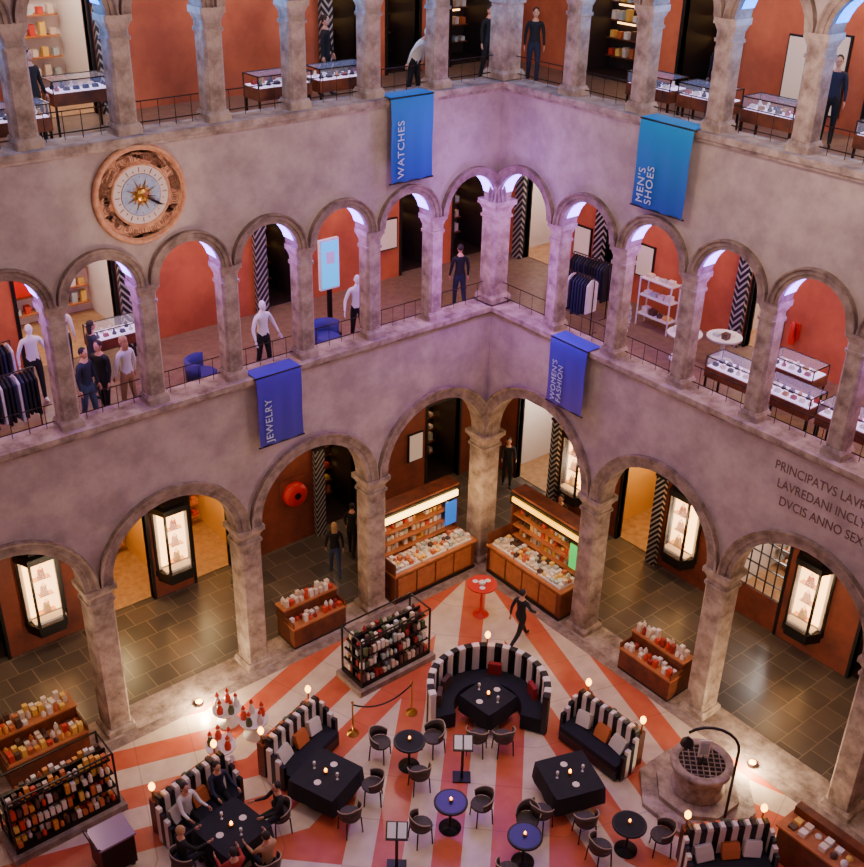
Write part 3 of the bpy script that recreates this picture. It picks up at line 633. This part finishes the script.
person('security_guard',G('grd',0),math.radians(-40),C2,C2,arms=((25,70,6),(25,70,6)))
person('kiosk_attendant',(2.1,-1.1,.0),math.radians(-70),C2,C2,arms=((35,50,6),(30,50,6)))
t3=W['t3']
for dx,dy,rz,c,h,s in ((-.45,1.05,10,C4,HAIRD,0),(.35,1.15,0,C1,HAIRD,0),(1.05,-.1,-100,C2,HAIRD,1),(.2,-1.05,180,C5,HAIRD,1),(-.5,-1.0,170,C6,HAIRD,1),(-1.05,.1,90,C2,HAIRB,1)):
    person('seated_diner',(t3[0]+dx,t3[1]+dy,0),math.radians(rz),c,C2,hair=h,legs=((82,85),(84,80)),arms=((35,60,8),(40,55,8)),seated=True)
    if s: place(CH,'dining_chair',(t3[0]+dx,t3[1]+dy,0),math.radians(rz))
z=FM
for x,y,rz,c,d,h,l in ((-10.6,.6,30,C1,C7,HAIRD,0),(-10.2,.75,-60,C2,C2,HAIRD,0),(-9.7,.65,200,C4,C5,HAIRB,1),(-9.9,1.8,90,C1,C1,HAIRD,1),(-.35,.9,160,C2,C1,HAIRD,0),(-7.25,.8,90,C2,C2,HAIRD,0),(-10.0,3.2,150,C4,C2,HAIRD,0),(-.9,1.3,100,C2,C2,HAIRD,1)):
    person('gallery_visitor',(x,y,z),math.radians(rz),c,d,hair=h,longhair=bool(l))
for x,y,rz,t in ((-6.4,.65,10,MAN),(-3.75,.7,-20,MAN),(-11.0,2.4,0,MAN)): person('mannequin',(x,y,z),math.radians(rz),t,C2,mann=MAN,arms=((5,25,26),(5,25,26)))
person('mannequin',(.65,-3.75,z),math.radians(-80),mat('patterned_cloth',(30,30,36),.8,0,(200,195,195),20),C2,mann=MAN)
z=FT
person('gallery_visitor',(-2.0,.85,z),math.radians(20),C4,C2,hair=HAIRW,lean=30)
for x,y,rz,c,d,h in ((1.2,1.9,0,C2,C2,HAIRD),(1.9,1.0,-40,C2,C1,HAIRD),(-3.2,2.6,40,C2,C2,HAIRD),(2.4,-4.2,-90,C2,C2,HAIRB),(2.6,-6.9,-60,C1,C2,HAIRD),(-10.3,2.0,30,C2,C2,HAIRD)):
    person('gallery_visitor',(x,y,z),math.radians(rz),c,d,hair=h)
# ------------------------------------------------------------ gallery fittings
def rack(loc,rz,cols):
    b=MB()
    for x in (-.6,.6): b.tube([(x,-.25,0),(x,.25,0)],.015,METAL,6);b.tube([(x,0,0),(x,0,1.5)],.015,METAL,6)
    b.tube([(-.6,0,1.5),(.6,0,1.5)],.015,METAL,6)
    for k in range(13):
        x=-.54+k*.09;m=random.choice(cols);b.prism([(x-.025,-.2),(x+.025,-.2),(x+.025,.2),(x-.025,.2)],.45+random.uniform(0,.15),1.32,m);b.prism([(x-.025,-.2),(x+.025,-.2),(x+.025,.2),(x-.025,.2)],1.32,1.44,m,.35);b.tube([(x,0,1.42),(x,0,1.5)],.006,GOLD,4)
    b.build('clothes_rack',loc,rz)
dk=[C1,C2,C4,C2,C1];rack((-12.1,.9,FM),.1,dk);rack((-12.0,2.4,FM),.1,dk);rack((1.2,-1.7,FM),-1.5,dk);rack((2.3,-1.2,FM),-1.5,[C2,C1]);rack((-13.6,.9,FM),.1,dk)
PG2=mat('lilac_glow',(215,190,235),.5,emit=1.8)
def case(loc,rz,w):
    b=MB();h=w/2
    for x in (-h+.04,h-.04):
        for y in (-.26,.26): b.bx(x-.02,x+.02,y-.02,y+.02,0,.62,METAL)
    b.bx(-h,h,-.3,.3,.6,.84,WOOD);b.bx(-h+.04,h-.04,-.26,.26,.84,.86,PG2)
    for k in range(int(w/.2)):
        x=-h+.15+k*.2
        for y in (-.13,.1):
            m=random.choice([BLACK,C1,pal[1],pal[4],GOLD,pal[5]])
            if random.random()<.5: b.lathe([(.05,.86),(.055,.89),(.02,.95),(.03,.98)],m,8,x,y)
            else: b.prism([(x-.06,y-.05),(x+.06,y-.05),(x+.06,y+.05),(x-.06,y+.05)],.86,.93,m,.8)
    for x in (-h+.01,h-.01):
        for y in (-.29,.29): b.bx(x-.01,x+.01,y-.01,y+.01,.84,1.08,METAL)
    for y in (-.29,.29): b.bx(-h,h,y-.01,y+.01,1.07,1.09,METAL)
    for x in (-h+.01,h-.01): b.bx(x-.01,x+.01,-.29,.29,1.07,1.09,METAL)
    b.bx(-h+.02,h-.02,-.28,.28,1.075,1.085,GLASS);b.bx(-h+.02,h-.02,-.295,-.285,.86,1.07,GLASS)
    b.build('glass_display_case',loc,rz)
for x in (-11.2,-5.6,-4.1): case((x,.85,FT),0,1.3)
for y in (-3.7,-5.1,-6.7,-9.2): case((1.0,y,FT),-math.pi/2,1.2)
for y in (-6.9,-8.3,-9.7): case((.9,y,FM),-math.pi/2,1.25)
case((2.1,-7.6,FM),-math.pi/2,1.2);case((-8.9,3.0,FM),0,1.2);case((-9.2,2.6,FT),0,1.2)
def shelf(loc,rz):
    b=MB()
    for x in (-.5,.5):
        for y in (-.17,.17): b.bx(x-.015,x+.015,y-.015,y+.015,0,1.3,WHITE)
    for zz in (.3,.8,1.25): b.bx(-.5,.5,-.18,.18,zz,zz+.03,WHITE);goods(b,-.45,.45,-.14,.14,zz+.03,palW,.16,.22)
    b.build('display_shelf',loc,rz)
shelf((2.9,-3.0,FM),-math.pi/2)
def rtab2(loc):
    b=MB();b.lathe([(.3,0),(.28,.04),(.05,.08),(.05,.6),(.42,.63),(.42,.68)],WHITE,24);goods(b,-.25,.25,-.25,.25,.68,palW,.15,.2);b.build('round_display_table',loc)
rtab2((2.0,-4.6,FM));rtab2((2.6,-5.3,FM))
b=MB();VV=mat('violet_velvet',(58,40,130),.8);b.lathe([(.33,0),(.36,.1),(.35,.38),(.28,.43)],VV,24)
N=10;vs=[]
for i in range(N+1):
    a=math.radians(180*i/N)
    for r_,z_ in ((.37,.2),(.39,.72),(.33,.74),(.3,.4)): vs.append((r_*math.cos(a),r_*math.sin(a),z_))
b.add(vs,[(4*i+j,4*i+(j+1)%4,4*i+4+(j+1)%4,4*i+4+j) for i in range(N) for j in range(4)]+[(0,1,2,3),(4*N,4*N+3,4*N+2,4*N+1)],VV,True);PFM=b.mesh('velvet_armchair')
place(PFM,'velvet_armchair',(-4.6,.8,FM));place(PFM,'velvet_armchair',(-7.9,.8,FM),1)
# ------------------------------------------------------------ lights
for side,A in (('L',LA),('R',RA)):
    Mx=mp(side)
    for i in range(0,9):
        a=(A[i]+A[i+1])/2
        if i%2==0:
            light('gallery_downlight',Mx@Vector((a+.9,2.4,11.6)),170,(1,.72,.46),.2);light('gallery_downlight',Mx@Vector((a+.9,2.4,16.6)),120,(1,.72,.46),.2)
            light('portico_downlight',Mx@Vector((a+.9,2.2,5.6)),95,(1,.74,.46),.15)
        light('purple_accent',Mx@Vector((a,.3,ZMS+.1)),42,(.42,.14,1),.08)
        light('blue_accent',Mx@Vector((a,.3,ZTS+.1)),48,(.05,.36,1),.08)
light('corner_violet_accent',(-1.6,-1.6,9.4),190,(.5,.16,1),.3)
light('corner_violet_accent',(-1.8,-1.8,12.4),80,(.5,.2,1),.3)
light('clock_spot',(-9.4,-3.2,9.5),260,(1,.74,.54),.15,'SPOT',(-9.4,-.3,12.4),50,.8)  # added warm light on the clock, floating without a fitting
for x,y in ((-5,-5),(-10,-6),(-6,-11),(-11,-12),(-3,-9)):
    light('courtyard_pendant',(x,y,15.5),330,(1,.76,.64),.5)  # added unseen overhead fill, sets the brightness of the courtyard walls
for x,y in ((-3.5,-3.0),(-8.5,-3.0),(-3.0,-8.5),(-8,-8)):
    light('courtyard_spot',(x,y,14.5),850,(1,.74,.5),.3,'SPOT',(x,y,0),44,.9)  # added unseen spots that warm and brighten the courtyard floor
w=bpy.data.worlds.new('World');bpy.context.scene.world=w;w.use_nodes=True
w.node_tree.nodes['Background'].inputs[0].default_value=(.52,.40,.66,1);w.node_tree.nodes['Background'].inputs[1].default_value=.24
# ------------------------------------------------------------ camera
F=Vector((.5630,.6707,-.4830)).normalized();R=Vector((.7736,-.6335,.0220)).normalized();U=R.cross(F).normalized()
cam=bpy.data.cameras.new('camera');co=bpy.data.objects.new('camera',cam);bpy.context.collection.objects.link(co)
co.matrix_world=Matrix(((R.x,U.x,-F.x,-18.016),(R.y,U.y,-F.y,-19.193),(R.z,U.z,-F.z,18.481),(0,0,0,1)))
cam.sensor_fit='HORIZONTAL';cam.sensor_width=36;cam.lens=1096.3/864*36;cam.clip_end=200
bpy.context.scene.camera=co
